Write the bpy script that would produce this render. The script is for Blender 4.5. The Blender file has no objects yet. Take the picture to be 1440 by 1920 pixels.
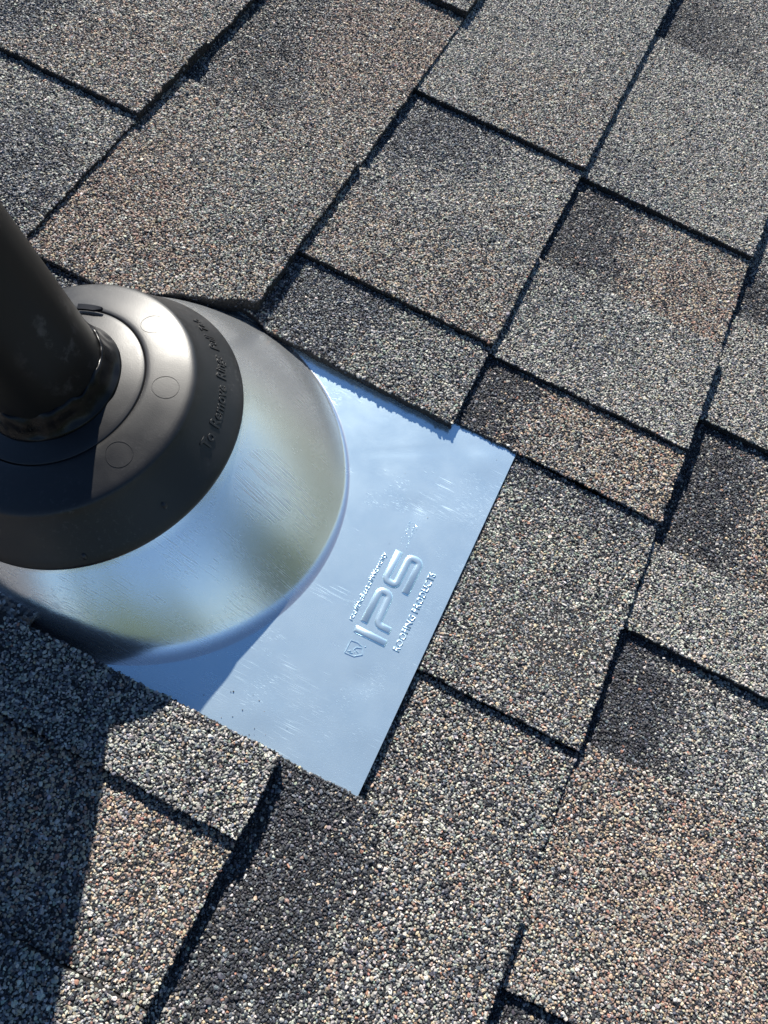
import bpy, bmesh, math, random
import numpy as np
from mathutils import Matrix, Vector, Quaternion, noise

rng = np.random.default_rng(7)
random.seed(7)
SC = bpy.context.scene
COL = SC.collection

# ------------------------------------------------------------------ frame of the roof
# roof coordinates: x down the slope, y along the courses, z off the roof
PITCH = math.radians(18.4)
EAVE_H = 6.0
ROOF = Matrix.Translation((0, 0, EAVE_H)) @ Matrix.Rotation(PITCH, 4, 'Y')

# ------------------------------------------------------------------ camera
CAM_POS = Vector((-0.00606, -0.25508, 0.40368))
cr = Vector((0.88468873, 0.42969268, 0.1808039))
cd = Vector((0.46602124, -0.80496871, -0.36721872))
cf = Vector((-0.01224972, 0.40913272, -0.91239266))
cam = bpy.data.cameras.new('camera')
camo = bpy.data.objects.new('camera', cam)
COL.objects.link(camo)
m = Matrix((cr, -cd, -cf)).transposed().to_4x4()
m.translation = CAM_POS
camo.matrix_world = ROOF @ m
cam.sensor_fit = 'VERTICAL'
cam.sensor_height = 36.0
cam.lens = 1412.1 / 1920 * 36.0
cam.clip_start = 0.01
cam.clip_end = 3000
SC.camera = camo

# ------------------------------------------------------------------ sky, sun, exposure
SUN_ROOF = Vector((-0.4798, 0.7230, 0.4970))
sun_dir = (ROOF.to_3x3() @ SUN_ROOF).normalized()
elev = math.asin(sun_dir.z)
azim = math.atan2(sun_dir.x, sun_dir.y)
w = bpy.data.worlds.new('World')
SC.world = w
w.use_nodes = True
nt = w.node_tree
sky = nt.nodes.new('ShaderNodeTexSky')
sky.sky_type = 'NISHITA'
sky.sun_disc = False
sky.sun_elevation = elev
sky.sun_rotation = azim
sky.altitude = 600
sky.air_density = 0.9
sky.dust_density = 0.0
sky.ozone_density = 3.0
bg = nt.nodes['Background']
bg.inputs['Strength'].default_value = 0.060
hs = nt.nodes.new('ShaderNodeHueSaturation')
hs.inputs['Saturation'].default_value = 1.05
nt.links.new(sky.outputs['Color'], hs.inputs['Color'])
nt.links.new(hs.outputs['Color'], bg.inputs['Color'])
sl = bpy.data.lights.new('sun', 'SUN')
sl.energy = 5.0
sl.angle = math.radians(0.53)
sl.color = (1.0, 0.95, 0.86)
so = bpy.data.objects.new('sun', sl)
so.rotation_mode = 'QUATERNION'
so.rotation_quaternion = sun_dir.to_track_quat('Z', 'Y')
so.location = (0, 0, 12)
COL.objects.link(so)
SC.view_settings.view_transform = 'Standard'
SC.view_settings.look = 'None'
SC.view_settings.exposure = 1.16
SC.view_settings.gamma = 1.0

# ------------------------------------------------------------------ materials
def mat(name):
    m_ = bpy.data.materials.new(name)
    m_.use_nodes = True
    return m_, m_.node_tree, m_.node_tree.nodes['Principled BSDF']

def N(t, kind, **kw):
    n = t.nodes.new(kind)
    for k, v in kw.items():
        if k in n.inputs:
            n.inputs[k].default_value = v
        else:
            setattr(n, k, v)
    return n

def ramp(t, stops, interp='LINEAR'):
    n = t.nodes.new('ShaderNodeValToRGB')
    n.color_ramp.interpolation = interp
    e = n.color_ramp.elements
    while len(e) < len(stops):
        e.new(0.5)
    for i, (p, c) in enumerate(stops):
        e[i].position = p
        e[i].color = (*c, 1) if len(c) == 3 else c
    return n

# granules: colour carried by each granule
M_GRAN, t, b = mat('mineral_granules')
at = N(t, 'ShaderNodeAttribute', attribute_type='INSTANCER', attribute_name='col')
t.links.new(at.outputs['Color'], b.inputs['Base Color'])
b.inputs['Roughness'].default_value = 0.62
b.inputs['Specular IOR Level'].default_value = 0.35

# asphalt body of the shingles
M_ASPH, t, b = mat('asphalt_mat')
tc = N(t, 'ShaderNodeTexCoord')
n1 = N(t, 'ShaderNodeTexNoise', Scale=900.0, Detail=3.0)
t.links.new(tc.outputs['Object'], n1.inputs['Vector'])
r1 = ramp(t, [(0.3, (0.008, 0.008, 0.009)), (0.6, (0.018, 0.017, 0.016)), (0.75, (0.05, 0.035, 0.024))])
t.links.new(n1.outputs['Fac'], r1.inputs['Fac'])
t.links.new(r1.outputs['Color'], b.inputs['Base Color'])
b.inputs['Roughness'].default_value = 0.85
bp = N(t, 'ShaderNodeBump', Strength=0.8, Distance=0.001)
t.links.new(n1.outputs['Fac'], bp.inputs['Height'])
t.links.new(bp.outputs['Normal'], b.inputs['Normal'])

# shingles too far out for single granules
M_FAR, t, b = mat('granular_shingle_surface')
tc = N(t, 'ShaderNodeTexCoord')
v1 = N(t, 'ShaderNodeTexVoronoi', Scale=650.0)
t.links.new(tc.outputs['Object'], v1.inputs['Vector'])
sp = N(t, 'ShaderNodeSeparateColor')
t.links.new(v1.outputs['Color'], sp.inputs['Color'])
r1 = ramp(t, [(0.0, (0.02, 0.02, 0.022)), (0.35, (0.07, 0.07, 0.075)), (0.55, (0.17, 0.165, 0.155)),
              (0.75, (0.2, 0.14, 0.1)), (0.9, (0.32, 0.31, 0.29)), (1.0, (0.6, 0.58, 0.54))])
t.links.new(sp.outputs['Red'], r1.inputs['Fac'])
t.links.new(r1.outputs['Color'], b.inputs['Base Color'])
b.inputs['Roughness'].default_value = 0.85
bp = N(t, 'ShaderNodeBump', Strength=1.0, Distance=0.001, invert=True)
t.links.new(v1.outputs['Distance'], bp.inputs['Height'])
t.links.new(bp.outputs['Normal'], b.inputs['Normal'])

def metal(name, rough, aniso, scratch, metalness=0.82, spot=None, tint=((0.67, 0.87, 0.975), (0.72, 0.90, 0.985)), cloud=1.0):
    m_, t, b = mat(name)
    b.inputs['Metallic'].default_value = metalness
    b.inputs['Specular IOR Level'].default_value = 0.2
    tc = N(t, 'ShaderNodeTexCoord')
    # cloudy handling marks
    n1 = N(t, 'ShaderNodeTexNoise', Scale=38.0, Detail=6.0, Roughness=0.62)
    t.links.new(tc.outputs['Object'], n1.inputs['Vector'])
    n2 = N(t, 'ShaderNodeTexNoise', Scale=1400.0, Detail=2.0)
    t.links.new(tc.outputs['Object'], n2.inputs['Vector'])
    cr_ = ramp(t, [(0.3, tint[0]), (0.7, tint[1])])
    t.links.new(n1.outputs['Fac'], cr_.inputs['Fac'])
    t.links.new(cr_.outputs['Color'], b.inputs['Base Color'])
    # scratches: thin lines in several directions
    acc = None
    for i, (ang, sc, thr) in enumerate(((0.35, 70, 0.80), (1.0, 90, 0.82), (-0.5, 60, 0.83), (2.2, 110, 0.82))):
        mp = N(t, 'ShaderNodeMapping')
        mp.inputs['Rotation'].default_value = (0, 0, ang)
        mp.inputs['Scale'].default_value = (sc * (0.9, 2.6, 1.2, 3.2)[i], sc * 24, sc * 0.9)
        mp.inputs['Location'].default_value = (i * 3.1, i * 1.7, 0)
        t.links.new(tc.outputs['Object'], mp.inputs['Vector'])
        ns = N(t, 'ShaderNodeTexNoise', Scale=1.0, Detail=1.0)
        t.links.new(mp.outputs['Vector'], ns.inputs['Vector'])
        patch = N(t, 'ShaderNodeTexNoise', Scale=26.0 + 7 * i, Detail=1.0)
        t.links.new(tc.outputs['Object'], patch.inputs['Vector'])
        rs = ramp(t, [(0.60, (0, 0, 0)), (0.74, (1, 1, 1))])
        t.links.new(ns.outputs['Fac'], rs.inputs['Fac'])
        rp = ramp(t, [(0.55, (0, 0, 0)), (0.70, (1, 1, 1))])
        t.links.new(patch.outputs['Fac'], rp.inputs['Fac'])
        mu = N(t, 'ShaderNodeMath', operation='MULTIPLY')
        t.links.new(rs.outputs['Color'], mu.inputs[0])
        t.links.new(rp.outputs['Color'], mu.inputs[1])
        if acc is None:
            acc = mu.outputs[0]
        else:
            mx = N(t, 'ShaderNodeMath', operation='MAXIMUM')
            t.links.new(acc, mx.inputs[0])
            t.links.new(mu.outputs[0], mx.inputs[1])
            acc = mx.outputs[0]
    if spot:     # a scraped place with many close scratches
        ds = N(t, 'ShaderNodeVectorMath', operation='DISTANCE')
        t.links.new(tc.outputs['Object'], ds.inputs[0]); ds.inputs[1].default_value = spot[0]
        rm = ramp(t, [(0.0, (1, 1, 1)), (0.55, (1, 1, 1)), (1.0, (0, 0, 0))])
        dv = N(t, 'ShaderNodeMath', operation='DIVIDE'); dv.inputs[1].default_value = spot[1]
        t.links.new(ds.outputs['Value'], dv.inputs[0]); t.links.new(dv.outputs[0], rm.inputs['Fac'])
        mp = N(t, 'ShaderNodeMapping'); mp.inputs['Rotation'].default_value = spot[2]
        mp.inputs['Scale'].default_value = (60, 1500, 60)
        t.links.new(tc.outputs['Object'], mp.inputs['Vector'])
        ns = N(t, 'ShaderNodeTexNoise', Scale=1.0, Detail=0.0); t.links.new(mp.outputs['Vector'], ns.inputs['Vector'])
        rs = ramp(t, [(0.56, (0, 0, 0)), (0.64, (1, 1, 1))]); t.links.new(ns.outputs['Fac'], rs.inputs['Fac'])
        mu = N(t, 'ShaderNodeMath', operation='MULTIPLY')
        t.links.new(rs.outputs['Color'], mu.inputs[0]); t.links.new(rm.outputs['Color'], mu.inputs[1])
        m4 = N(t, 'ShaderNodeMath', operation='MULTIPLY'); m4.inputs[1].default_value = 3.0
        t.links.new(mu.outputs[0], m4.inputs[0])
        mx = N(t, 'ShaderNodeMath', operation='MAXIMUM')
        t.links.new(acc, mx.inputs[0]); t.links.new(m4.outputs[0], mx.inputs[1]); acc = mx.outputs[0]
    # roughness
    mr = N(t, 'ShaderNodeMapRange')
    mr.inputs['From Min'].default_value = 0.3
    mr.inputs['From Max'].default_value = 0.7
    mr.inputs['To Min'].default_value = rough - 0.02 * cloud
    mr.inputs['To Max'].default_value = rough + 0.03 * cloud
    t.links.new(n1.outputs['Fac'], mr.inputs['Value'])
    ad = N(t, 'ShaderNodeMath', operation='MULTIPLY_ADD')
    t.links.new(acc, ad.inputs[0])
    ad.inputs[1].default_value = 0.16
    t.links.new(mr.outputs['Result'], ad.inputs[2])
    t.links.new(ad.outputs[0], b.inputs['Roughness'])
    b.inputs['Anisotropic'].default_value = aniso
    if aniso:
        tg = N(t, 'ShaderNodeTangent', direction_type='RADIAL', axis='Z')
        t.links.new(tg.outputs['Tangent'], b.inputs['Tangent'])
    # bump
    b1 = N(t, 'ShaderNodeBump', Strength=0.10, Distance=0.0004)
    t.links.new(n2.outputs['Fac'], b1.inputs['Height'])
    b0 = N(t, 'ShaderNodeBump', Strength=0.06 * cloud, Distance=0.0015)
    t.links.new(n1.outputs['Fac'], b0.inputs['Height'])
    t.links.new(b0.outputs['Normal'], b1.inputs['Normal'])
    b2 = N(t, 'ShaderNodeBump', Strength=0.30 * scratch, Distance=0.0004)
    t.links.new(acc, b2.inputs['Height'])
    t.links.new(b1.outputs['Normal'], b2.inputs['Normal'])
    t.links.new(b2.outputs['Normal'], b.inputs['Normal'])
    return m_

M_PLATE = metal('mill_finish_metal', 0.215, 0.0, 0.26, 0.78)
M_CONE = metal('drawn_metal', 0.25, 0.5, 0.10, 0.90, ((.075, .010, .045), .022, (0, 0, 0.9)), ((0.80, 0.83, 0.86), (0.82, 0.85, 0.88)), 0.25)
M_STAMP = metal('stamped_metal', 0.24, 0.0, 0.0)
M_FINE = metal('stamped_metal_worn', 0.30, 0.0, 0.0, 0.80)

def rubber(name, colr, rough, spec=0.5, bump=0.15):
    m_, t, b = mat(name)
    tc = N(t, 'ShaderNodeTexCoord')
    n1 = N(t, 'ShaderNodeTexNoise', Scale=60.0, Detail=5.0)
    n2 = N(t, 'ShaderNodeTexNoise', Scale=1800.0, Detail=2.0)
    for n in (n1, n2):
        t.links.new(tc.outputs['Object'], n.inputs['Vector'])
    c0 = tuple(x * 0.8 for x in colr)
    c1 = tuple(x * 1.35 for x in colr)
    r_ = ramp(t, [(0.35, c0), (0.7, c1)])
    t.links.new(n1.outputs['Fac'], r_.inputs['Fac'])
    n3 = N(t, 'ShaderNodeTexNoise', Scale=420.0, Detail=3.0, Roughness=0.7)
    n4 = N(t, 'ShaderNodeTexNoise', Scale=22.0, Detail=3.0)
    for n in (n3, n4):
        t.links.new(tc.outputs['Object'], n.inputs['Vector'])
    r3 = ramp(t, [(0.56, (0, 0, 0)), (0.72, (1, 1, 1))]); t.links.new(n3.outputs['Fac'], r3.inputs['Fac'])
    r4 = ramp(t, [(0.42, (0, 0, 0)), (0.68, (1, 1, 1))]); t.links.new(n4.outputs['Fac'], r4.inputs['Fac'])
    md_ = N(t, 'ShaderNodeMath', operation='MULTIPLY')
    t.links.new(r3.outputs['Color'], md_.inputs[0]); t.links.new(r4.outputs['Color'], md_.inputs[1])
    mc = N(t, 'ShaderNodeMix', data_type='RGBA')
    t.links.new(md_.outputs[0], mc.inputs['Factor'])
    t.links.new(r_.outputs['Color'], mc.inputs['A']); mc.inputs['B'].default_value = (0.040, 0.040, 0.041, 1)
    t.links.new(mc.outputs['Result'], b.inputs['Base Color'])
    mr = N(t, 'ShaderNodeMapRange')
    mr.inputs['From Min'].default_value = 0.3
    mr.inputs['From Max'].default_value = 0.7
    mr.inputs['To Min'].default_value = rough - 0.05
    mr.inputs['To Max'].default_value = rough + 0.06
    t.links.new(n1.outputs['Fac'], mr.inputs['Value'])
    t.links.new(mr.outputs['Result'], b.inputs['Roughness'])
    b.inputs['Specular IOR Level'].default_value = spec
    bp = N(t, 'ShaderNodeBump', Strength=bump, Distance=0.0003)
    t.links.new(n2.outputs['Fac'], bp.inputs['Height'])
    t.links.new(bp.outputs['Normal'], b.inputs['Normal'])
    return m_

M_COLLAR = rubber('moulded_black_plastic', (0.005, 0.0052, 0.0062), 0.45, 0.58)
M_INNER = rubber('moulded_black_plastic_inner', (0.009, 0.009, 0.010), 0.43, 0.5)
M_SEAL = rubber('stretched_rubber', (0.004, 0.004, 0.005), 0.30, 0.25, 0.12)
M_LETTER = rubber('raised_black_plastic', (0.014, 0.014, 0.015), 0.38, 0.5)

# vent pipe: black plastic with pale scuffs
M_PIPE, t, b = mat('black_pipe_plastic')
tc = N(t, 'ShaderNodeTexCoord')
n1 = N(t, 'ShaderNodeTexNoise', Scale=75.0, Detail=7.0, Roughness=0.65)
t.links.new(tc.outputs['Object'], n1.inputs['Vector'])
n2 = N(t, 'ShaderNodeTexNoise', Scale=14.0, Detail=2.0)
t.links.new(tc.outputs['Object'], n2.inputs['Vector'])
rs = ramp(t, [(0.54, (0, 0, 0)), (0.66, (1, 1, 1))])
t.links.new(n1.outputs['Fac'], rs.inputs['Fac'])
rp = ramp(t, [(0.48, (0, 0, 0)), (0.66, (1, 1, 1))])
t.links.new(n2.outputs['Fac'], rp.inputs['Fac'])
mu = N(t, 'ShaderNodeMath', operation='MULTIPLY')
t.links.new(rs.outputs['Color'], mu.inputs[0])
t.links.new(rp.outputs['Color'], mu.inputs[1])
mx = N(t, 'ShaderNodeMix', data_type='RGBA')
t.links.new(mu.outputs[0], mx.inputs['Factor'])
mx.inputs['A'].default_value = (0.008, 0.008, 0.008, 1)
mx.inputs['B'].default_value = (0.12, 0.11, 0.11, 1)
t.links.new(mx.outputs['Result'], b.inputs['Base Color'])
b.inputs['Roughness'].default_value = 0.42
b.inputs['Specular IOR Level'].default_value = 0.25

# ------------------------------------------------------------------ helpers
def link(name, me, m_=None, parent=None, smooth=False):
    if m_ is not None:
        me.materials.append(m_)
    if smooth:
        me.polygons.foreach_set('use_smooth', [True] * len(me.polygons))
    o = bpy.data.objects.new(name, me)
    COL.objects.link(o)
    if parent is not None:
        o.parent = parent
    return o

def mesh(name, v, f):
    me = bpy.data.meshes.new(name)
    me.from_pydata([tuple(p) for p in v], [], f)
    me.update()
    return me

def empty(name, local):
    o = bpy.data.objects.new(name, None)
    o.empty_display_size = 0.05
    COL.objects.link(o)
    o.matrix_world = ROOF @ local
    return o

# ------------------------------------------------------------------ setting: lawn and roof
def lawn():
    m_, t, b = mat('lawn_grass')
    tc = N(t, 'ShaderNodeTexCoord')
    n1 = N(t, 'ShaderNodeTexNoise', Scale=0.6, Detail=8.0)
    t.links.new(tc.outputs['Object'], n1.inputs['Vector'])
    r_ = ramp(t, [(0.3, (0.035, 0.05, 0.016)), (0.7, (0.08, 0.085, 0.035))])
    t.links.new(n1.outputs['Fac'], r_.inputs['Fac'])
    t.links.new(r_.outputs['Color'], b.inputs['Base Color'])
    b.inputs['Roughness'].default_value = 0.95
    s = 900
    o = link('lawn', mesh('lawn', [(-s, -s, 0), (s, -s, 0), (s, s, 0), (-s, s, 0)], [(0, 1, 2, 3)]), m_)
    o['kind'] = 'structure'
lawn()

def far_trees():
    m_, t, b = mat('far_foliage')
    tc = N(t, 'ShaderNodeTexCoord')
    n1 = N(t, 'ShaderNodeTexNoise', Scale=0.9, Detail=6.0)
    t.links.new(tc.outputs['Object'], n1.inputs['Vector'])
    r_ = ramp(t, [(0.3, (0.025, 0.04, 0.012)), (0.7, (0.08, 0.10, 0.03))])
    t.links.new(n1.outputs['Fac'], r_.inputs['Fac'])
    t.links.new(r_.outputs['Color'], b.inputs['Base Color'])
    b.inputs['Roughness'].default_value = 0.95
    rr = random.Random(4)
    bm = bmesh.new()
    spots = [(rr.uniform(-13, 12), rr.uniform(42, 58), rr.uniform(10, 13)) for _ in range(16)]
    spots += [(rr.uniform(-88, -44), rr.uniform(42, 60), rr.uniform(10, 14)) for _ in range(34)]
    spots += [(rr.uniform(95, 250), rr.uniform(45, 75), rr.uniform(6, 10)) for _ in range(40)]
    spots += [(rr.uniform(-44, 95), rr.uniform(90, 130), rr.uniform(4, 6)) for _ in range(30)]
    for az, d, h in spots:
        a = math.radians(90 - az); wd = rr.uniform(2.6, 4.6)
        for q in range(4):
            M = Matrix.Translation((d * math.sin(a) + rr.uniform(-1, 1) * wd * .5, d * math.cos(a) + rr.uniform(-1, 1) * wd * .5, h * (.25 + .2 * q)))
            bmesh.ops.create_icosphere(bm, subdivisions=2, radius=1, matrix=M @ Matrix.Diagonal((wd * (1.1 - .2 * q), wd * (1.1 - .2 * q), h * .26, 1)))
    for v_ in bm.verts:
        nz = noise.noise_vector(v_.co * .6)
        v_.co += nz * 1.3
        v_.co.z = max(v_.co.z, 0.0)
    me = bpy.data.meshes.new('distant_trees'); bm.to_mesh(me); bm.free()
    o = link('distant_trees', me, m_)
    o['kind'] = 'stuff'
far_trees()

roof = empty('roof', Matrix.Identity(4))
roof['kind'] = 'structure'

E = 0.143            # exposure of a course
SL = 0.047           # rise of a shingle towards its butt
T = 0.0039           # one layer
ZS = -0.0035
PLATE_OFF = 0.0016
def z_plate(x): return ZS + PLATE_OFF + SL * x

def deck():
    bm = bmesh.new()
    bmesh.ops.create_cube(bm, size=1, matrix=Matrix.Translation((0.0, 0, -0.05)) @ Matrix.Diagonal((3.6, 6.0, 0.05, 1)))
    me = bpy.data.meshes.new('roof_deck')
    bm.to_mesh(me); bm.free()
    link('roof_deck', me, M_ASPH, roof)
deck()

# --- granule scatter: one node group, stones made inside it
def stone_group():
    g = bpy.data.node_groups.new('granule_scatter', 'GeometryNodeTree')
    g.interface.new_socket('Geometry', in_out='INPUT', socket_type='NodeSocketGeometry')
    g.interface.new_socket('Geometry', in_out='OUTPUT', socket_type='NodeSocketGeometry')
    gi = g.nodes.new('NodeGroupInput'); go = g.nodes.new('NodeGroupOutput')
    g2i = g.nodes.new('GeometryNodeGeometryToInstance')
    for k in range(9):
        ico = g.nodes.new('GeometryNodeMeshIcoSphere')
        ico.inputs['Radius'].default_value = 1.0
        ico.inputs['Subdivisions'].default_value = 1 if k % 3 else 2
        pos = g.nodes.new('GeometryNodeInputPosition')
        nz = g.nodes.new('ShaderNodeTexNoise'); nz.noise_dimensions = '4D'
        nz.inputs['W'].default_value = 3.7 * k + 1.3
        nz.inputs['Scale'].default_value = 0.9
        nz.inputs['Detail'].default_value = 1.0
        g.links.new(pos.outputs[0], nz.inputs['Vector'])
        sub = g.nodes.new('ShaderNodeVectorMath'); sub.operation = 'SUBTRACT'
        g.links.new(nz.outputs['Color'], sub.inputs[0])
        sub.inputs[1].default_value = (0.5, 0.5, 0.5)
        scl = g.nodes.new('ShaderNodeVectorMath'); scl.operation = 'SCALE'
        g.links.new(sub.outputs[0], scl.inputs[0]); scl.inputs['Scale'].default_value = 1.6
        sp = g.nodes.new('GeometryNodeSetPosition')
        g.links.new(ico.outputs['Mesh'], sp.inputs['Geometry'])
        g.links.new(scl.outputs[0], sp.inputs['Offset'])
        sh = g.nodes.new('GeometryNodeSetShadeSmooth')
        sh.inputs['Shade Smooth'].default_value = False
        g.links.new(sp.outputs[0], sh.inputs[0])
        sm = g.nodes.new('GeometryNodeSetMaterial')
        sm.inputs['Material'].default_value = M_GRAN
        g.links.new(sh.outputs[0], sm.inputs[0])
        g.links.new(sm.outputs[0], g2i.inputs[0])
    iop = g.nodes.new('GeometryNodeInstanceOnPoints')
    g.links.new(gi.outputs[0], iop.inputs['Points'])
    g.links.new(g2i.outputs[0], iop.inputs['Instance'])
    iop.inputs['Pick Instance'].default_value = True
    for nm, dt, sk in (('idx', 'INT', 'Instance Index'), ('rot', 'FLOAT_VECTOR', 'Rotation'), ('scl', 'FLOAT_VECTOR', 'Scale')):
        na = g.nodes.new('GeometryNodeInputNamedAttribute'); na.data_type = dt
        na.inputs['Name'].default_value = nm
        g.links.new(na.outputs['Attribute'], iop.inputs[sk])
    g.links.new(iop.outputs[0], go.inputs[0])
    return g
SCATTER = stone_group()

PAL = np.array([
    (0.020, 0.021, 0.026),   # 0 black
    (0.046, 0.049, 0.060),   # 1 charcoal
    (0.105, 0.118, 0.142),   # 2 blue grey
    (0.200, 0.198, 0.190),   # 3 grey
    (0.350, 0.342, 0.322),   # 4 pale grey
    (0.340, 0.275, 0.205),   # 5 tan
    (0.200, 0.150, 0.128),   # 6 brown
    (0.255, 0.140, 0.105),   # 7 rust
    (0.430, 0.418, 0.385),   # 8 off white
    (0.190, 0.225, 0.200),   # 9 green grey
])
MIX = {                #  blk  char  blue grey pale tan brwn rust whit green
    'grey':  np.array([.13, .14, .10, .28, .24, .05, .03, .006, .018, .030]),
    'cool':  np.array([.11, .16, .20, .25, .20, .01, .01, .004, .016, .050]),
    'light': np.array([.07, .09, .10, .31, .30, .05, .02, .004, .026, .03]),
    'dark':  np.array([.42, .42, .10, .04, .01, .00, .01, .003, .002, .000]),
    'blue':  np.array([.20, .30, .30, .10, .07, .00, .00, .000, .008, .010]),
    'brown': np.array([.11, .11, .02, .11, .11, .15, .34, .035, .012, .005]),
    'tan':   np.array([.13, .12, .05, .13, .13, .22, .18, .050, .018, .015]),
    'taupe': np.array([.13, .13, .04, .22, .19, .12, .15, .012, .016, .020]),
    'rusty': np.array([.18, .16, .05, .14, .12, .11, .17, .045, .010, .010]),
    'mixed': np.array([.16, .18, .10, .21, .16, .08, .06, .025, .022, .020]),
    'green': np.array([.13, .14, .10, .21, .18, .05, .03, .008, .022, .120]),
}
for k in MIX:
    MIX[k] = MIX[k] / MIX[k].sum()

def inside(poly, P):
    x, y = P[:, 0], P[:, 1]
    res = np.zeros(len(P), bool)
    n = len(poly)
    for i in range(n):
        x0, y0 = poly[i]; x1, y1 = poly[(i + 1) % n]
        if y0 == y1:
            continue
        c = ((y0 > y) != (y1 > y)) & (x < (x1 - x0) * (y - y0) / (y1 - y0) + x0)
        res ^= c
    return res

def granules(parent, P, zf, mix, blobs, edge_pts):
    """P: xy points on the top, edge_pts: xyz points on the cut sides"""
    n = len(P); ne = len(edge_pts)
    W = np.tile(MIX[mix], (n, 1))
    for (name, cx, cy, rx, ry, s) in blobs:
        ax_, ay_ = np.abs(P[:, 0] - cx) / rx, np.abs(P[:, 1] - cy) / ry
        if name == 'dark':       # a printed band: squarer, fading along the course
            d = (ax_ ** 5 + ay_ ** 5) ** 0.2
        else:
            d = np.hypot(ax_, ay_)
        jit = np.array([noise.noise(Vector((p[0] * 45, p[1] * 45, 3.0))) for p in P]) * 0.35 + np.array([noise.noise(Vector((p[0] * 160, p[1] * 160, 5.0))) for p in P]) * 0.2
        k = np.clip((1.12 - (d + jit)) * 1.7, 0, 1); k = s * k * k * (3 - 2 * k)
        k = np.clip(k, 0, 1)[:, None]
        W = W * (1 - k) + MIX[name] * k
    # clumps of one colour
    cl = np.array([noise.noise(Vector((p[0] * 120, p[1] * 120, 9.0))) for p in P])
    W[:, 0:2] *= np.exp(-cl * 0.7)[:, None]
    W /= W.sum(1, keepdims=True)
    u = rng.random(n)[:, None]
    idx = (W.cumsum(1) < u).sum(1).clip(0, 9)
    C = np.array([1.08, 1.065, 1.025]) * PAL[idx] * np.exp(rng.normal(0, 0.14, (n, 1))) * (1 + rng.normal(0, 0.04, (n, 3)))
    r = 0.00077 * np.exp(rng.normal(0, 0.20, n))
    xyz = np.column_stack([P, zf(P[:, 0], P[:, 1]) + r * 0.25 * rng.random(n)])
    if ne:
        ei = rng.choice(4, ne, p=[.55, .3, .1, .05])
        xyz = np.vstack([xyz, edge_pts])
        C = np.vstack([C, PAL[ei]])
        r = np.concatenate([r, 0.0007 * np.exp(rng.normal(0, 0.2, ne))])
    n = len(xyz)
    me = bpy.data.meshes.new('granules')
    me.vertices.add(n)
    me.vertices.foreach_set('co', xyz.astype(np.float32).ravel())
    a = me.attributes.new('rot', 'FLOAT_VECTOR', 'POINT')
    rot = np.column_stack([rng.normal(0, 0.55, n), rng.normal(0, 0.55, n), rng.random(n) * 6.283])
    a.data.foreach_set('vector', rot.astype(np.float32).ravel())
    a = me.attributes.new('scl', 'FLOAT_VECTOR', 'POINT')
    S = r[:, None] * np.column_stack([rng.uniform(.85, 1.35, n), rng.uniform(.7, 1.05, n), rng.uniform(.55, .9, n)])
    a.data.foreach_set('vector', S.astype(np.float32).ravel())
    a = me.attributes.new('idx', 'INT', 'POINT')
    a.data.foreach_set('value', rng.integers(0, 9, n).astype(np.int32))
    a = me.attributes.new('col', 'FLOAT_COLOR', 'POINT')
    a.data.foreach_set('color', np.column_stack([np.clip(C, 0, 1), np.ones(n)]).astype(np.float32).ravel())
    me.update()
    o = link('granules', me, M_GRAN, parent)
    o['kind'] = 'stuff'
    md = o.modifiers.new('scatter', 'NODES')
    md.node_group = SCATTER
    return o

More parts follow.
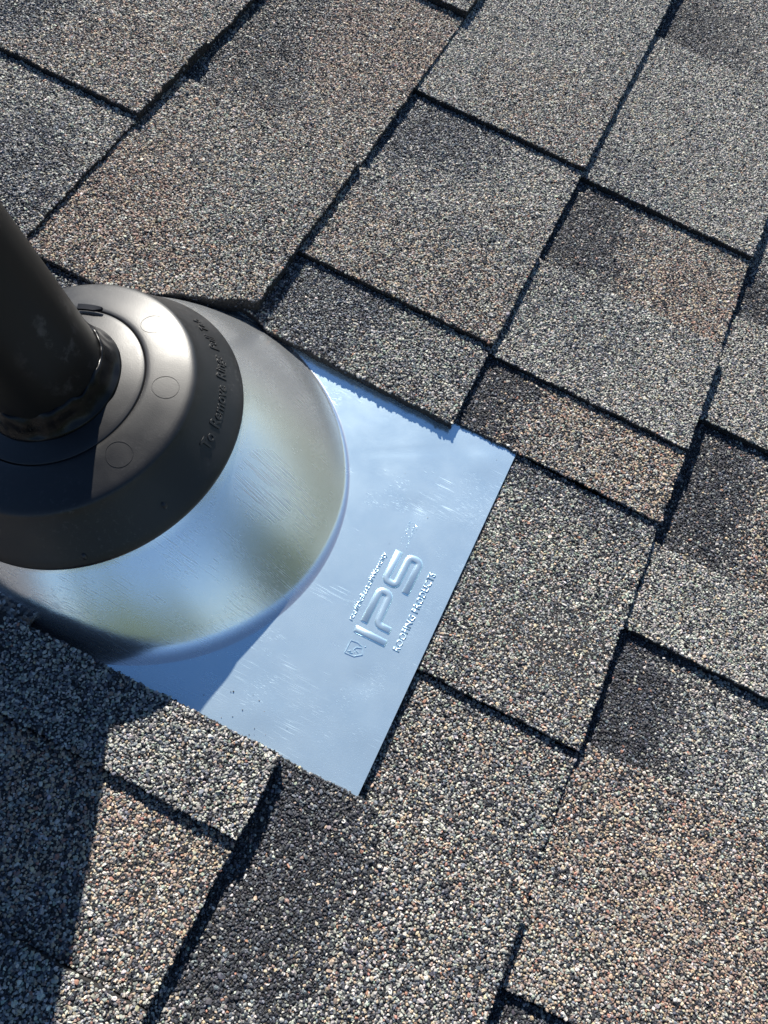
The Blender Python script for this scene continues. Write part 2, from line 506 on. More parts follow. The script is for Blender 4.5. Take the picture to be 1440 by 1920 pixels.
PITCH_G = 0.00123
def shingle(row, poly, off, mix, blobs=(), th=None, kx=0.0, label=None, lap=None):
    """one visible field of a shingle: poly in roof xy (counter clockwise), off = height above the course base"""
    x_s = row * E
    if th is None:
        th = T + max(off, 0.0)
    wv = random.random() * 50
    def zf(x, y):
        base = ZS + off + (SL + kx) * (np.asarray(x) - x_s)
        wave = 0.0004 * np.sin(np.asarray(y) * 37 + wv) * np.clip((np.asarray(x) - x_s) / E, 0, 1)
        if lap:      # the shingle laps up on the foot of the cone
            wave = wave + lap[2] * np.exp(-((np.asarray(x) - lap[0]) / lap[3]) ** 2 - ((np.asarray(y) - lap[1]) / lap[4]) ** 2)
        return base + wave
    # outline with small cuts and tears
    out = []
    n = len(poly)
    for i in range(n):
        a = np.array(poly[i]); b_ = np.array(poly[(i + 1) % n])
        L = np.hypot(*(b_ - a)); k = max(1, int(L / 0.004))
        nn = np.array([(b_ - a)[1], -(b_ - a)[0]]) / max(L, 1e-9)
        for j in range(k):
            p = a + (b_ - a) * j / k
            wob = 0.0007 * noise.noise(Vector((p[0] * 60 + wv, p[1] * 60, wv))) + random.gauss(0, 0.00022)
            out.append(p + nn * wob)
    out = np.array(out)
    zt = zf(out[:, 0], out[:, 1])
    m_ = len(out)
    v = np.vstack([np.column_stack([out, zt]), np.column_stack([out, zt - th])])
    f = [tuple(range(m_)), tuple(range(2 * m_ - 1, m_ - 1, -1))]
    f += [(i, i + m_, (i + 1) % m_ + m_, (i + 1) % m_) for i in range(m_)]
    if lap:
        bm = bmesh.new()
        bm.faces.new([bm.verts.new((p[0], p[1], 0)) for p in out])
        for _ in range(5):
            bmesh.ops.triangulate(bm, faces=bm.faces[:])
            lg = [e for e in bm.edges if e.calc_length() > .010]
            if not lg:
                break
            bmesh.ops.subdivide_edges(bm, edges=lg, cuts=1)
        bmesh.ops.triangulate(bm, faces=bm.faces[:])
        for q in bm.verts:
            q.co.z = float(zf(q.co.x, q.co.y))
        ret = bmesh.ops.extrude_face_region(bm, geom=bm.faces[:])
        for q in ret['geom']:
            if isinstance(q, bmesh.types.BMVert):
                q.co.z -= th
        bmesh.ops.recalc_face_normals(bm, faces=bm.faces[:])
        me = bpy.data.meshes.new('shingle'); bm.to_mesh(me); bm.free()
    else:
        me = mesh('shingle', v, f)
    o = link('shingle', me, M_ASPH, roof)
    if label:
        o['label'] = label
    # granules only where the field is exposed
    lo = out.min(0); hi = out.max(0)
    lo = np.array([max(lo[0], x_s - 0.010), lo[1]])
    gx = np.arange(lo[0], hi[0], PITCH_G); gy = np.arange(lo[1], hi[1], PITCH_G * 0.9)
    X, Y = np.meshgrid(gx, gy, indexing='ij')
    X = X + (np.arange(X.shape[1]) % 2) * PITCH_G * 0.5
    P = np.column_stack([X.ravel(), Y.ravel()]) + rng.normal(0, PITCH_G * 0.24, (X.size, 2))
    P = P[inside(out, P)]
    # edges
    nxt = np.roll(out, -1, 0)
    ex = []
    for a, b_ in zip(out, nxt):
        if a[0] < x_s - 0.002:
            continue
        L = np.hypot(*(b_ - a)); k = rng.poisson(L / (0.0019 if th < .012 else .00065))
        for _ in range(k):
            p = a + (b_ - a) * rng.random()
            zz = float(zf(p[0], p[1]))
            ex.append((p[0], p[1], zz - rng.random() ** 1.5 * (min(th, 0.006) if th < .012 else .0105)))
    granules(o, P, zf, mix, blobs, np.array(ex).reshape(-1, 3))
    return o

def field(row, y0, y1, off, mix, blobs=(), butt=0.0, tuck=0.038, **kw):
    x0 = row * E - tuck; x1 = (row + 1) * E + butt
    return shingle(row, [(x0, y0), (x1, y0), (x1, y1), (x0, y1)], off, mix, blobs, **kw)

L1 = T
g = 0.0006   # hairline between neighbouring fields
# ---- course above the frame edge (row -4)
field(-4, 0.10, 0.34, 0.0, 'grey')
field(-4, -0.06, 0.10 - g, L1, 'taupe')
# ---- row -3
field(-3, 0.19, 0.44, 0.0, 'taupe', [('blue', -.43, .20, .09, .05, .9)])
field(-3, 0.100, 0.19 - g, L1, 'taupe', [('blue', -.43, .15, .07, .06, 1), ('brown', -.33, .15, .04, .04, .5)])
field(-3, -0.10, 0.100 - g, 0.0, 'grey', [('blue', -.335, -.01, .05, .09, 1.0), ('blue', -.43, .08, .05, .03, .8)])
# ---- row -2
field(-2, 0.349, 0.60, 0.0050, 'grey', [('taupe', -.2, .45, .1, .06, .8)])
field(-2, 0.155, 0.349 - g, 0.0, 'taupe', [('dark', -.255, .235, .055, .110, .6), ('brown', -.18, .275, .065, .085, 1.0), ('blue', -.283, .165, .02, .02, .9)])
shingle(-2, [(-.324, -.030), (-.246, -.030), (-.2268, -.030), (-.205, -.0205), (-.185, -.0095), (-.167, -.0025), (-.155, .005), (-.143, .011), (-.143, .155 - g), (-.324, .155 - g)],
        L1, 'taupe', [('brown', -.26, .02, .075, .085, 1.0), ('green', -.18, .08, .06, .06, .5)], th=.0132)
CBX, CBY = -.1438, -.1162
arc = [(CBX + .122 * math.cos(a), CBY + .122 * math.sin(a)) for a in np.linspace(math.radians(133), math.radians(176), 14)]
shingle(-2, [(-.324, CBY + .122 * math.sin(math.radians(176)))] + arc[::-1] + [(arc[0][0], -.030 - g), (-.324, -.030 - g)], 0.0, 'blue')
# ---- row -1, above the vent
field(-1, 0.2515, 0.70, 0.0044, 'light', [('taupe', -.03, .29, .09, .07, .7)])
field(-1, 0.156, 0.2515 - g, 0.0006, 'light', [('blue', -.125, .225, .075, .055, 1), ('taupe', -.02, .17, .05, .03, .6)], label='grey shingle field with a blue black upper corner')
field(-1, 0.0645, 0.156 - g, 0.0050, 'taupe', [('cool', -.08, .155, .12, .03, .8)])
shingle(-1, [(-.181, .009), (-.143, .006), (-.131, .0005), (-.05, -.0010), (0, -.0010), (0, .0645 - g), (-.181, .0645 - g)],
        0.0012, 'green', [('blue', -.12, .050, .07, .07, 1), ('cool', -.03, .03, .05, .03, .8)])
# ---- row -1, below the vent
shingle(-1, [(-.19, -.2640), (0, -.2640), (0.0005, -.2213), (-.0666, -.2221), (-.19, -.2232)],
        0.0056, 'cool', [('grey', -.02, -.24, .05, .05, .8)], lap=(-.146, -.218, .0065, .045, .022))
field(-1, -0.340, -0.2640 - g, 0.0014, 'tan', [('mixed', -.03, -.33, .06, .03, .8)])
field(-1, -0.50, -0.340 - g, 0.0056, 'cool', [('taupe', -.01, -.35, .05, .03, .8)])
# ---- row 0, above and beside the vent
field(0, 0.4455, 0.78, 0.0, 'grey', [('dark', .01, .480, .075, .070, .85)])
field(0, 0.249, 0.4455 - g, 0.0058, 'light', [('cool', .03, .27, .05, .04, .9)])
field(0, 0.1545, 0.249 - g, 0.0018, 'taupe', [('dark', .000, .200, .066, .085, .9), ('brown', .115, .185, .05, .045, 1)], label='shingle field with a charcoal upper corner and brown lower end')
field(0, 0.061, 0.1545 - g, 0.0068, 'light', [('cool', .04, .12, .07, .04, .9)])
shingle(0, [(-.038, .0052), (.004, .0042), (.143, .0042), (.143, .061 - g), (-.038, .061 - g)], 0.0034, 'tan',
        [('dark', .000, .035, .058, .070, .95), ('taupe', .07, .02, .05, .03, .8)], th=0.0014)
# row 0, the field under the lower edge of the plate
field(0, -0.147, 0.0042 - g, 0.0, 'green', [('blue', .08, -.004, .09, .02, .7), ('mixed', .11, -.12, .07, .05, .9)], th=0.003)
field(0, -0.260, -0.147 - g, -0.0036, 'mixed', [], th=0.003)
shingle(0, [(-.038, -.47), (.143, -.47), (.143, -.2308), (.09, -.2275), (.047, -.2213), (0.0, -.2213), (-.038, -.2213)], 0.0006, 'mixed',
        [('dark', .006, -.265, .066, .080, .92)], lap=(.0, -.220, .0038, .06, .03), th=0.0015, label='shingle field with a charcoal patch at its upper corner')
# ---- row 1
field(1, 0.1967, 0.62, 0.0, 'grey', [('dark', .16, .225, .06, .035, .9)])
field(1, 0.097, 0.1967 - g, L1, 'light')
field(1, -0.006, 0.097 - g, -0.0010, 'mixed', [('dark', .145, .047, .070, .090, .9), ('rusty', .26, .03, .07, .06, .9)], label='shingle field with a charcoal left half and rusty right half')
field(1, -0.067, -0.006 - g, 0.0030, 'light', [('green', .2, -.03, .06, .03, .6)])
field(1, -0.139, -0.067 - g, -0.0012, 'grey', [('dark', .140, -.102, .070, .075, 1.0), ('cool', .23, -.11, .05, .04, .8)], label='grey shingle field with a dark charcoal left end')
field(1, -0.2664, -0.139 - g, 0.0016, 'rusty', [('brown', .22, -.20, .08, .05, 1), ('taupe', .16, -.24, .04, .05, .8)], tuck=-0.0006, label='brown and rusty shingle field')
field(1, -0.42, -0.2664 - g, -0.0024, 'grey', [('dark', .15, -.31, .07, .055, .9)])
# ---- row 2
field(2, -0.10, 0.10, L1, 'taupe'); field(2, -0.30, -0.10 - g, 0.0, 'brown')

# ---- the rest of the roof: plain strips, too far out to show single granules
def strip(row, y0, y1):
    x0 = row * E - 0.02; x1 = (row + 1) * E
    zt = lambda x: ZS + SL * (x - row * E) + 0.001
    v = [(x0, y0, zt(x0)), (x1, y0, zt(x1)), (x1, y1, zt(x1)), (x0, y1, zt(x0))]
    v += [(p[0], p[1], p[2] - T) for p in v]
    f = [(0, 1, 2, 3), (7, 6, 5, 4), (0, 4, 5, 1), (1, 5, 6, 2), (2, 6, 7, 3), (3, 7, 4, 0)]
    link('shingle', mesh('shingle', v, f), M_FAR, roof)
DET = {-4: (-.06, .34), -3: (-.10, .44), -2: (-.11, .60), -1: (-.50, .70), 0: (-.47, .78), 1: (-.42, .62), 2: (-.30, .10)}
for row in range(-11, 12):
    lo, hi = DET.get(row, (0.0, 0.0))
    a = -1.9 + (row % 3) * 0.25; bnd = 2.0 - (row % 2) * 0.2
    y = lo - g
    while y > a:
        strip(row, max(a, y - 0.9) + g, y); y -= 0.9
    y = hi + g
    while y < bnd:
        strip(row, y, min(bnd, y + 0.9) - g); y += 0.9

# ------------------------------------------------------------------ the pipe flashing
base = Vector((CBX, CBY, z_plate(CBX)))
flash = empty('roof_flashing', Matrix.Translation(base))
flash['label'] = 'silver metal pipe flashing with black plastic collar and stamped letters'
flash['category'] = 'flashing'
def loc(p): return (p[0] - base.x, p[1] - base.y, p[2] - base.z)

AX = Vector((-.3020, -.0765, 1)).normalized()
CC = Vector((-.1760, -.1180, .024))
KS = 1.0463          # size of the collar against its drawing
UX = Vector((0, 1, 0)).cross(AX).normalized()
VX = AX.cross(UX)
def on_axis(r, h, a): return CC + AX * h + (UX * math.cos(a) + VX * math.sin(a)) * r

def on_col(r, h, a): return on_axis(r * KS, h * KS, a)

RB = 0.1168
def base_r(a): return RB - .0032 * min(0, math.sin(a)) ** 2
def foot(a, r, dz):
    p = Vector((CBX + r * math.cos(a), CBY + r * math.sin(a), 0))
    for _ in range(2):
        z = z_plate(p.x) + dz
        k = (CAM_POS.z - z) / CAM_POS.z
        p = Vector((CAM_POS.x + (CBX + r * math.cos(a) - CAM_POS.x) * k, CAM_POS.y + (CBY + r * math.sin(a) - CAM_POS.y) * k, z))
    return p
def plate():
    x0, x1, y0, y1 = -.29, .0446, -.234, .0090
    na = 320; rings = 24
    dents = [(.004, -.062, .007, -.0004), (.021, -.168, .006, -.0004), (-.02, -.205, .009, .0003), (.030, -.012, .010, .0005), (.036, -.19, .008, .0004)]
    v = []; f = []
    for i in range(na):
        a = 2 * math.pi * i / na
        c, s = math.cos(a), math.sin(a)
        tx = ((x1 if c > 0 else x0) - CBX) / c if abs(c) > 1e-9 else 1e9
        ty = ((y1 if s > 0 else y0) - CBY) / s if abs(s) > 1e-9 else 1e9
        R = min(tx, ty)
        for k in range(rings):
            q = k / (rings - 1)
            f0 = foot(a, base_r(a) - .0002, 0)
            x, y = f0.x + (CBX + c * R - f0.x) * q, f0.y + (CBY + s * R - f0.y) * q
            z = z_plate(x) + 0.0004 * noise.noise(Vector((x * 14, y * 14, 2.2))) * .45 * min(1, q * 4) * (1 if q < 1 else .6) + 0.0004
            z += .00012 * noise.noise(Vector((x * 55, y * 55, 8.2))) * min(1, q * 4)
            z += sum(dz * math.exp(-((x - dx) ** 2 + (y - dy) ** 2) / dr ** 2) for dx, dy, dr, dz in dents)
            v.append(loc((x, y, z)))
    # snap the nearest rays to the corners
    for cx, cy in ((x0, y0), (x0, y1), (x1, y0), (x1, y1)):
        a = math.atan2(cy - CBY, cx - CBX) % (2 * math.pi)
        i = round(a / (2 * math.pi) * na) % na
        for k in range(1, rings):
            q = k / (rings - 1)
            p0 = foot(a, base_r(a) - .0002, 0)
            p = p0.lerp(Vector((cx, cy, 0)), q)
            v[i * rings + k] = loc((p.x, p.y, z_plate(p.x) + 0.0004))
    for i in range(na):
        j = (i + 1) % na
        for k in range(rings - 1):
            f.append((i * rings + k, i * rings + k + 1, j * rings + k + 1, j * rings + k))
    o = link('base_plate', mesh('base_plate', v, f), M_PLATE, flash, True)
    md = o.modifiers.new('sheet', 'SOLIDIFY'); md.thickness = 0.0006; md.offset = -1
    md = o.modifiers.new('crisp_rim', 'EDGE_SPLIT'); md.split_angle = math.radians(35)
plate()

def cone():
    na = 192; v = []; f = []
    prof = []
    for i in range(na):
        a = 2 * math.pi * i / na
        d = Vector((math.cos(a), math.sin(a), 0))
        rb = base_r(a)
        B0 = foot(a, rb, .0004)
        wide = min(1, max(0, .35 - math.sin(a)))
        B1 = foot(a, rb - .0016 - .0026 * wide, .0004 + .0004 * wide)
        top = on_col(.0812, -.0005, a)
        dirv = (top - B1)
        B2 = B1 + dirv * ((0.0030 + .0040 * wide) / dirv.length if dirv.length > .03 else 0.25)
        pts = []
        for s in np.linspace(0, 1, 9):
            pts.append((1 - s) ** 2 * B0 + 2 * s * (1 - s) * B1 + s * s * B2)
        mid = (top - B2)
        outw = (d + Vector((0, 0, .6))).normalized()
        for s in np.linspace(0, 1, 12)[1:]:
            pts.append(B2 + mid * s + outw * 0.0006 * math.sin(math.pi * s) * min(1, mid.length / .05))
        pts.append(on_col(.0785, .004, a))
        pts.append(on_col(.070, .008, a))
        prof.append(pts)
    K = len(prof[0])
    for pts in prof:
        v += [loc(p) for p in pts]
    for i in range(na):
        j = (i + 1) % na
        for k in range(K - 1):
            f.append((i * K + k, j * K + k, j * K + k + 1, i * K + k + 1))
    link('cone', mesh('cone', v, f), M_CONE, flash, True)
cone()

def lathe(name, prof, m_, parent, na=160, wob=None, smooth=True, a0=0, a1=2 * math.pi, ks=1.0):
    v = []; f = []
    full = abs(a1 - a0 - 2 * math.pi) < 1e-6
    nn = na if full else na + 1
    for i in range(nn):
        a = a0 + (a1 - a0) * i / na
        for k, (r, h) in enumerate(prof):
            if wob:
                r, h = wob(a, k, r, h)
            v.append(loc(on_axis(r * ks, h * ks, a)))
    K = len(prof)
    for i in range(na):
        j = (i + 1) % nn
        for k in range(K - 1):
            f.append((i * K + k, j * K + k, j * K + k + 1, i * K + k + 1))
    if not full:
        f.append(tuple(range(K - 1, -1, -1)))
        f.append(tuple(range((nn - 1) * K, nn * K)))
    return link(name, mesh(name, v, f), m_, parent, smooth)

# collar: skirt, dome
def dome_pts():
    p = [(.0800, -.0012), (.0815, -.0022), (.0824, -.0016), (.0826, -.0002), (.0822, .0007)]
    for s in np.linspace(0, 1, 7)[1:]:
        p.append((.0822 - .0146 * s, .0007 + .0222 * s - 0.0006 * math.sin(math.pi * s)))
    # dome: rounded shoulder then gentle crown down to the ring groove
    d = [(.0673, .0236), (.0668, .0246), (.0660, .0254), (.0648, .0261), (.0632, .0267), (.0612, .0273), (.0588, .0280), (.0564, .0287), (.0540, .0294), (.0516, .0301), (.0492, .0307), (.0470, .0312), (.0453, .0314), (.0446, .0312), (.0443, .0290)]
    return p + d
collar = lathe('collar', dome_pts(), M_COLLAR, flash, ks=KS)

# inner removable ring, set a hair below the crown
lathe('removable_ring', [(.0461, .0306), (.0461, .0327), (.0457, .0330), (.0434, .0337), (.0403, .0346), (.0366, .0355), (.0338, .0361), (.0316, .0366), (.0303, .0370)], M_INNER, collar)

# stretched neck seal gripping the pipe, torn upper lip
def wob(a, k, r, h):
    nz = noise.noise(Vector((math.cos(a) * 2.2, math.sin(a) * 2.2, 1.7)))
    n2 = noise.noise(Vector((math.cos(a) * 6, math.sin(a) * 6, k * 0.35)))
    q = k / 9
    return r + (0.0006 * n2 + 0.0012 * nz) * math.sin(math.pi * min(1, q)) , h + (0.004 * nz + 0.0016 * n2) * q
lathe('neck_seal', [(.0352, .0353), (.0357, .0360), (.0350, .0371), (.0339, .0388), (.0330, .0410), (.0324, .0436), (.0319, .0460), (.0314, .0478), (.0308, .0490), (.0302, .0494)], M_SEAL, collar, wob=wob)
# pull tab stub
def tab():
    v = []; f = []
    n = 10
    for i in range(n + 1):
        a = math.radians(92 + 17 * i / n)
        wv = 0.0022 if i > 3 else 0.0022 * (i + 1) / 4
        for r, h in ((.0448 - wv, .0329), (.0448 + .0006, .0331), (.0448 + .0006, .0346), (.0448 - wv, .0343)):
            v.append(loc(on_col(r, h, a)))
    for i in range(n):
        for k in range(4):
            f.append((i * 4 + k, i * 4 + (k + 1) % 4, i * 4 + 4 + (k + 1) % 4, i * 4 + 4 + k))
    f.append((3, 2, 1, 0)); f.append(tuple(n * 4 + k for k in range(4)))
    link('pull_tab', mesh('pull_tab', v, f), M_LETTER, collar)
tab()

# point on the dome surface at radius r (top side)
PROF = dome_pts()
def dome_at(r):
    for (r0, h0), (r1, h1) in zip(PROF[4:], PROF[5:]):
        if r1 <= r <= r0:
            q = (r0 - r) / (r0 - r1)
            return h0 + (h1 - h0) * q, Vector((h0 - h1, 0, r0 - r1)).normalized() * -1
    return PROF[-1][1], Vector((0, 0, 1))

# round mould marks on the crown: thin rings
def mould_mark(adeg, rc, rad):
    v = []; f = []
    n = 40
    ac = math.radians(adeg)
    for i in range(n):
        t_ = 2 * math.pi * i / n
        for dr, dz in ((-.00022, -.00015), (-.00010, .00016), (.00010, .00016), (.00022, -.00015)):
            rr = rad + dr
            r = rc + rr * math.cos(t_); a = ac + rr * math.sin(t_) / rc
            h, _ = dome_at(r)
            v.append(loc(on_col(r, h + dz, a)))
    for i in range(n):
        j = (i + 1) % n
        for k in range(3):
            f.append((i * 4 + k, j * 4 + k, j * 4 + k + 1, i * 4 + k + 1))
    link('mould_mark', mesh('mould_mark', v, f), M_COLLAR, collar)
for adeg in (62.5, 20, 338):
    mould_mark(adeg, .0545, .0060)
# small moulded dimples near the skirt edge
def dimple(adeg, q):
    ac = math.radians(adeg); v = []; f = []
    n = 14
    rc = .0822 - .0146 * q
    for i in range(n):
        t_ = 2 * math.pi * i / n
        for rr, dz in ((.0019, .0001), (.0013, .0006), (.0003, .0008)):
            dq = rr * math.cos(t_) / .0266
            a = ac + 0.62 * rr * math.sin(t_) / rc
            qq = q + dq
            p = on_col(.0822 - .0146 * qq + dz * .8, .0007 + .0222 * qq + dz * .5, a)
            v.append(loc(p))
    for i in range(n):
        j = (i + 1) % n
        for k in range(2):
            f.append((i * 3 + k, j * 3 + k, j * 3 + k + 1, i * 3 + k + 1))
    f.append(tuple(i * 3 + 2 for i in range(n)))
    link('moulded_pip', mesh('moulded_pip', v, f), M_LETTER, collar, True)
for a_, q_ in ((338, .35), (306, .15)):
    dimple(a_, q_)

def text_mesh(body, size, extrude, bevel=0.0, shear=0.0, space=1.0, bold=0.0, word=1.0):
    cu = bpy.data.curves.new('lettering', 'FONT')
    cu.body = body; cu.size = size; cu.extrude = extrude; cu.bevel_depth = bevel
    cu.shear = shear; cu.offset = bold; cu.space_character = space; cu.space_word = word; cu.resolution_u = 3
    o = bpy.data.objects.new('lettering', cu)
    COL.objects.link(o)
    dg = bpy.context.evaluated_depsgraph_get()
    me = bpy.data.meshes.new_from_object(o.evaluated_get(dg))
    bpy.data.objects.remove(o)
    return me

def skirt_text(body, a_start, a_end, size):
    me = text_mesh(body, size, 0.0003, 0.00010, 0, 1.0, 0.0001, 1.7)
    co = np.empty(len(me.vertices) * 3, np.float32); me.vertices.foreach_get('co', co); co = co.reshape(-1, 3)
    xm = co[:, 0].max()
    nrm_r, nrm_h = .0222, .0146
    ln = math.hypot(nrm_r, nrm_h); nrm_r /= ln; nrm_h /= ln
    for v_, c in zip(me.vertices, co):
        a = math.radians(a_start + (a_end - a_start) * c[0] / xm)
        q = 0.40 + c[1] / .0266
        r = .0822 - .0146 * q + nrm_r * (c[2] + .0001); h = .0007 + .0222 * q - .0006 * math.sin(math.pi * q) + nrm_h * (c[2] + .0001)
        v_.co = loc(on_col(r, h, a))
    link('raised_lettering', me, M_LETTER, collar)
skirt_text('To Remove Rings Pull Tab', 3.0, 67, 0.0080)

# ---- stamped marks on the plate
def stroke(name, path, wid, hgt, sub=6):
    """a pillowed ridge along a path of roof xy points with rounded turns"""
    P = [np.array(p, float) for p in path]
    pts = [P[0]]
    for i in range(1, len(P) - 1):
        a, b_, c = P[i - 1], P[i], P[i + 1]
        la, lc = np.hypot(*(a - b_)), np.hypot(*(c - b_))
        d = min(la, lc) * 0.48; d = min(d, wid * 0.62)
        p0 = b_ + (a - b_) / la * d; p1 = b_ + (c - b_) / lc * d
        for s in np.linspace(0, 1, 6):
            pts.append((1 - s) ** 2 * p0 + 2 * s * (1 - s) * b_ + s * s * p1)
    pts.append(P[-1])
    pts = np.array(pts)
    # end roll-off
    tg = np.gradient(pts, axis=0); tg /= np.hypot(*tg.T)[:, None]
    nr = np.column_stack([-tg[:, 1], tg[:, 0]])
    cs = np.array([-1, -.9, -.72, -.4, 0, .4, .72, .9, 1.0]); hh = np.array([-.2, .25, .72, .96, 1, .96, .72, .25, -.2])
    E0 = pts[0] - tg[0] * wid * .10; E1 = pts[-1] + tg[-1] * wid * .10
    pts = np.vstack([E0, pts[0], pts[0] + tg[0] * wid * .12, pts[1:-1], pts[-1] - tg[-1] * wid * .12, pts[-1], E1])
    nr = np.vstack([nr[0], nr[0], nr[0], nr[1:-1], nr[-1], nr[-1], nr[-1]])
    hm = np.ones(len(pts)); hm[0] = hm[-1] = -.2; hm[1] = hm[-2] = .55
    v = []; f = []
    for p, n_, k in zip(pts, nr, hm):
        for c, h in zip(cs, hh):
            q = p + n_ * c * wid / 2 * (.93 if k < .5 else 1)
            v.append(loc((q[0], q[1], z_plate(q[0]) + 0.0005 + (hgt * h * k if k > 0 else -.0002))))
    K = len(cs)
    for i in range(len(pts) - 1):
        for k in range(K - 1):
            f.append((i * K + k, i * K + k + 1, (i + 1) * K + k + 1, (i + 1) * K + k))
    me = mesh(name, v, f)
    bm = bmesh.new(); bm.from_mesh(me); bmesh.ops.recalc_face_normals(bm, faces=bm.faces)
    if sum(fc.normal.z for fc in bm.faces) < 0:
        bmesh.ops.reverse_faces(bm, faces=bm.faces)
    bm.to_mesh(me); bm.free()
    return link(name, me, M_STAMP, flash, True)

W_ = .0046; H_ = .0008
stroke('embossed_letter', [(.0048, -.1437), (.0234, -.1437)], W_, H_)
stroke('embossed_letter', [(.0075, -.1384), (.0075, -.1172), (.0137, -.1172), (.0144, -.1362), (.0226, -.1362)], W_, H_)
stroke('embossed_letter', [(.0072, -.0913), (.0072, -.1108), (.0141, -.1108), (.0141, -.0915), (.0209, -.0915), (.0209, -.1128)], W_, H_)

def plate_text(body, xc, y0, y1, cap, rise=.00026, shear=0.0):
    me = text_mesh(body, 1.0, 0.0, 0.0, shear, 1.05, 0.012)
    bm = bmesh.new(); bm.from_mesh(me)
    xs = [v_.co.x for v_ in bm.verts]; xm, x0 = max(xs), min(xs)
    ret = bmesh.ops.extrude_face_region(bm, geom=bm.faces[:])
    up = {v_ for v_ in ret['geom'] if isinstance(v_, bmesh.types.BMVert)}
    for v_ in bm.verts:
        yy = y0 + (y1 - y0) * (v_.co.x - x0) / (xm - x0)
        xx = xc - (v_.co.y - 0.35) * cap / 0.72
        v_.co = Vector(loc((xx, yy, z_plate(xx) + (.0005 + rise if v_ in up else .0001))))
    bmesh.ops.recalc_face_normals(bm, faces=bm.faces)
    bm.to_mesh(me); bm.free()
    link('embossed_lettering', me, M_FINE, flash)
plate_text('ROOFING PRODUCTS', .0300, -.1447, -.0938, .0040)
plate_text('roof/theBest.of/Warranty', -.0001, -.1408, -.0958, .0029, shear=.2)

# worn, unreadable marks beside the big letters
def worn_marks():
    v = []; f = []
    for row_x in (.0055, .0092):
        y = -.0875
        while y < -.0700:
            for _ in range(2):
                x = row_x + random.uniform(-.0010, .0010); yy = y + random.uniform(0, .0008)
                a = random.uniform(-.6, .6); l = random.uniform(.0004, .0009); wd = .00014
                dx, dy = math.cos(a), math.sin(a)
                i = len(v)
                for sx, sy, hz in ((-1, -1, 0), (1, -1, 0), (1, 1, 0), (-1, 1, 0)):
                    v.append(loc((x + dx * l * sx - dy * wd * sy, yy + dy * l * sx + dx * wd * sy, z_plate(x) + .0002)))
                v.append(loc((x, yy, z_plate(x) + .00062)))
                f += [(i, i + 1, i + 4), (i + 1, i + 2, i + 4), (i + 2, i + 3, i + 4), (i + 3, i, i + 4)]
            y += .00135
    o = link('embossed_lettering', mesh('embossed_lettering', v, f), M_FINE, flash)
    o['label'] = 'worn tiny stamped marks'
worn_marks()

# shield emblem: thin ridges
def ridge(paths, wid, hgt, name):
    v = []; f = []
    for path in paths:
        P = np.array(path, float)
        tg = np.gradient(P, axis=0); tg /= np.hypot(*tg.T)[:, None]
        nr = np.column_stack([-tg[:, 1], tg[:, 0]])
        i0 = len(v)
        for p, n_ in zip(P, nr):
            for c, h in ((-1, 0), (-.4, 1), (.4, 1), (1, 0)):
                q = p + n_ * c * wid / 2
                v.append(loc((q[0], q[1], z_plate(q[0]) + .0003 + hgt * h)))
        for i in range(len(P) - 1):
            for k in range(3):
                a = i0 + i * 4 + k
                f.append((a, a + 1, a + 5, a + 4))
    me = mesh(name, v, f)
    bm = bmesh.new(); bm.from_mesh(me)
    for fc in bm.faces:
        fc.normal_update()
        if fc.normal.z < 0:
            fc.normal_flip()
    bm.to_mesh(me); bm.free()
    return link(name, me, M_FINE, flash)
sh0 = [(.0056, -.1508), (.0093, -.1503), (.0130, -.1512), (.0148, -.1550), (.0110, -.1580), (.0056, -.1584), (.0056, -.1508)]
sh = []
for a_, b_ in zip(sh0, sh0[1:]):
    sh += [(a_[0] + (b_[0] - a_[0]) * q / 6, a_[1] + (b_[1] - a_[1]) * q / 6) for q in range(6)]
sh.append(sh0[-1])
ridge([sh, [(.0128, -.1520), (.0100, -.1530), (.0092, -.1548), (.0104, -.1560)], [(.0066, -.1570), (.0082, -.1560), (.0078, -.1572), (.0096, -.1566)], [(.0105, -.1545), (.0122, -.1552)],
       [(.0140, -.1506), (.0144, -.1500)]], .00050, .0005, 'embossed_shield')

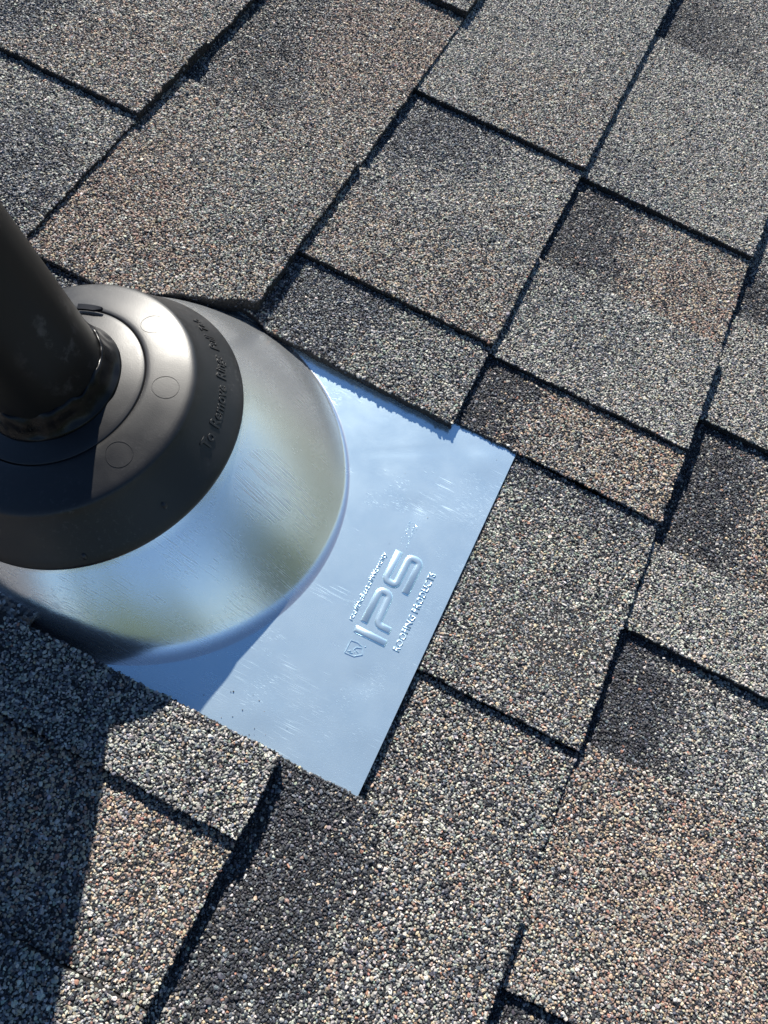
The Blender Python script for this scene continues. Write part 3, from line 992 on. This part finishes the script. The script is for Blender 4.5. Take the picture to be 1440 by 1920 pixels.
# grit lying loose on the plate
def grit():
    P = []
    while len(P) < 20:
        if random.random() < .55:
            x, y = random.gauss(-.03, .03), random.gauss(-.212, .006)
        else:
            x, y = random.uniform(-.03, .043), random.uniform(-.215, -.005)
        if x < .043 and y > -.219 and math.hypot(x - CBX, y - CBY) > .120:
            P.append((x, y))
    n = len(P)
    me = bpy.data.meshes.new('loose_grit')
    me.from_pydata([(x, y, z_plate(x) + .0007) for x, y in P], [], [])
    for nm, ty, key, arr in (('rot', 'FLOAT_VECTOR', 'vector', rng.random((n, 3)) * 6),
                             ('scl', 'FLOAT_VECTOR', 'vector', (.00015 + .00026 * rng.random((n, 1)) ** 2) * rng.uniform(.8, 1.2, (n, 3))),
                             ('idx', 'INT', 'value', rng.integers(0, 9, n)),
                             ('col', 'FLOAT_COLOR', 'color', np.column_stack([PAL[rng.choice([0, 1, 1, 3, 6], n)], np.ones(n)]))):
        a = me.attributes.new(nm, ty, 'POINT')
        a.data.foreach_set(key, np.asarray(arr, np.int32 if ty == 'INT' else np.float32).ravel())
    o = link('loose_grit', me, M_GRAN)
    o.matrix_world = ROOF.copy()
    o['kind'] = 'stuff'
    md = o.modifiers.new('scatter', 'NODES'); md.node_group = SCATTER
grit()

# nail head at the top of the plate
def nail():
    bm = bmesh.new()
    bmesh.ops.create_cone(bm, cap_ends=True, segments=24, radius1=.0050, radius2=.0046, depth=.0009)
    me = bpy.data.meshes.new('nail_head'); bm.to_mesh(me); bm.free()
    p = Vector((-.1585, -.0022, z_plate(-.16) + .0012))
    o = link('nail_head', me, M_CONE, flash)
    o.location = loc(p)
nail()

# ------------------------------------------------------------------ the vent pipe
pb = CC + AX * 0.0
pipe = empty('vent_pipe', Matrix.Translation(pb) @ Matrix(((*[UX.x, VX.x, AX.x], 0), (*[UX.y, VX.y, AX.y], 0), (*[UX.z, VX.z, AX.z], 0), (0, 0, 0, 1))))
pipe['label'] = 'black plastic vent pipe standing up through the flashing collar, scuffed and casting a long shadow'
pipe['category'] = 'pipe'
def pipe_body():
    na = 96; v = []; f = []
    pr = [(.0301, -.060)] + [(.0301, h) for h in np.linspace(0, .335, 20)] + [(.0296, .3362), (.0262, .3362), (.0257, .335), (.0257, -.060)]
    for i in range(na):
        a = 2 * math.pi * i / na
        for r, h in pr:
            rr = r + 0.00010 * noise.noise(Vector((math.cos(a) * 3, math.sin(a) * 3, h * 25)))
            v.append((rr * math.cos(a), rr * math.sin(a), h))
    K = len(pr)
    for i in range(na):
        j = (i + 1) % na
        for k in range(K - 1):
            f.append((i * K + k, j * K + k, j * K + k + 1, i * K + k + 1))
    link('pipe_wall', mesh('pipe_wall', v, f), M_PIPE, pipe, True)
pipe_body()
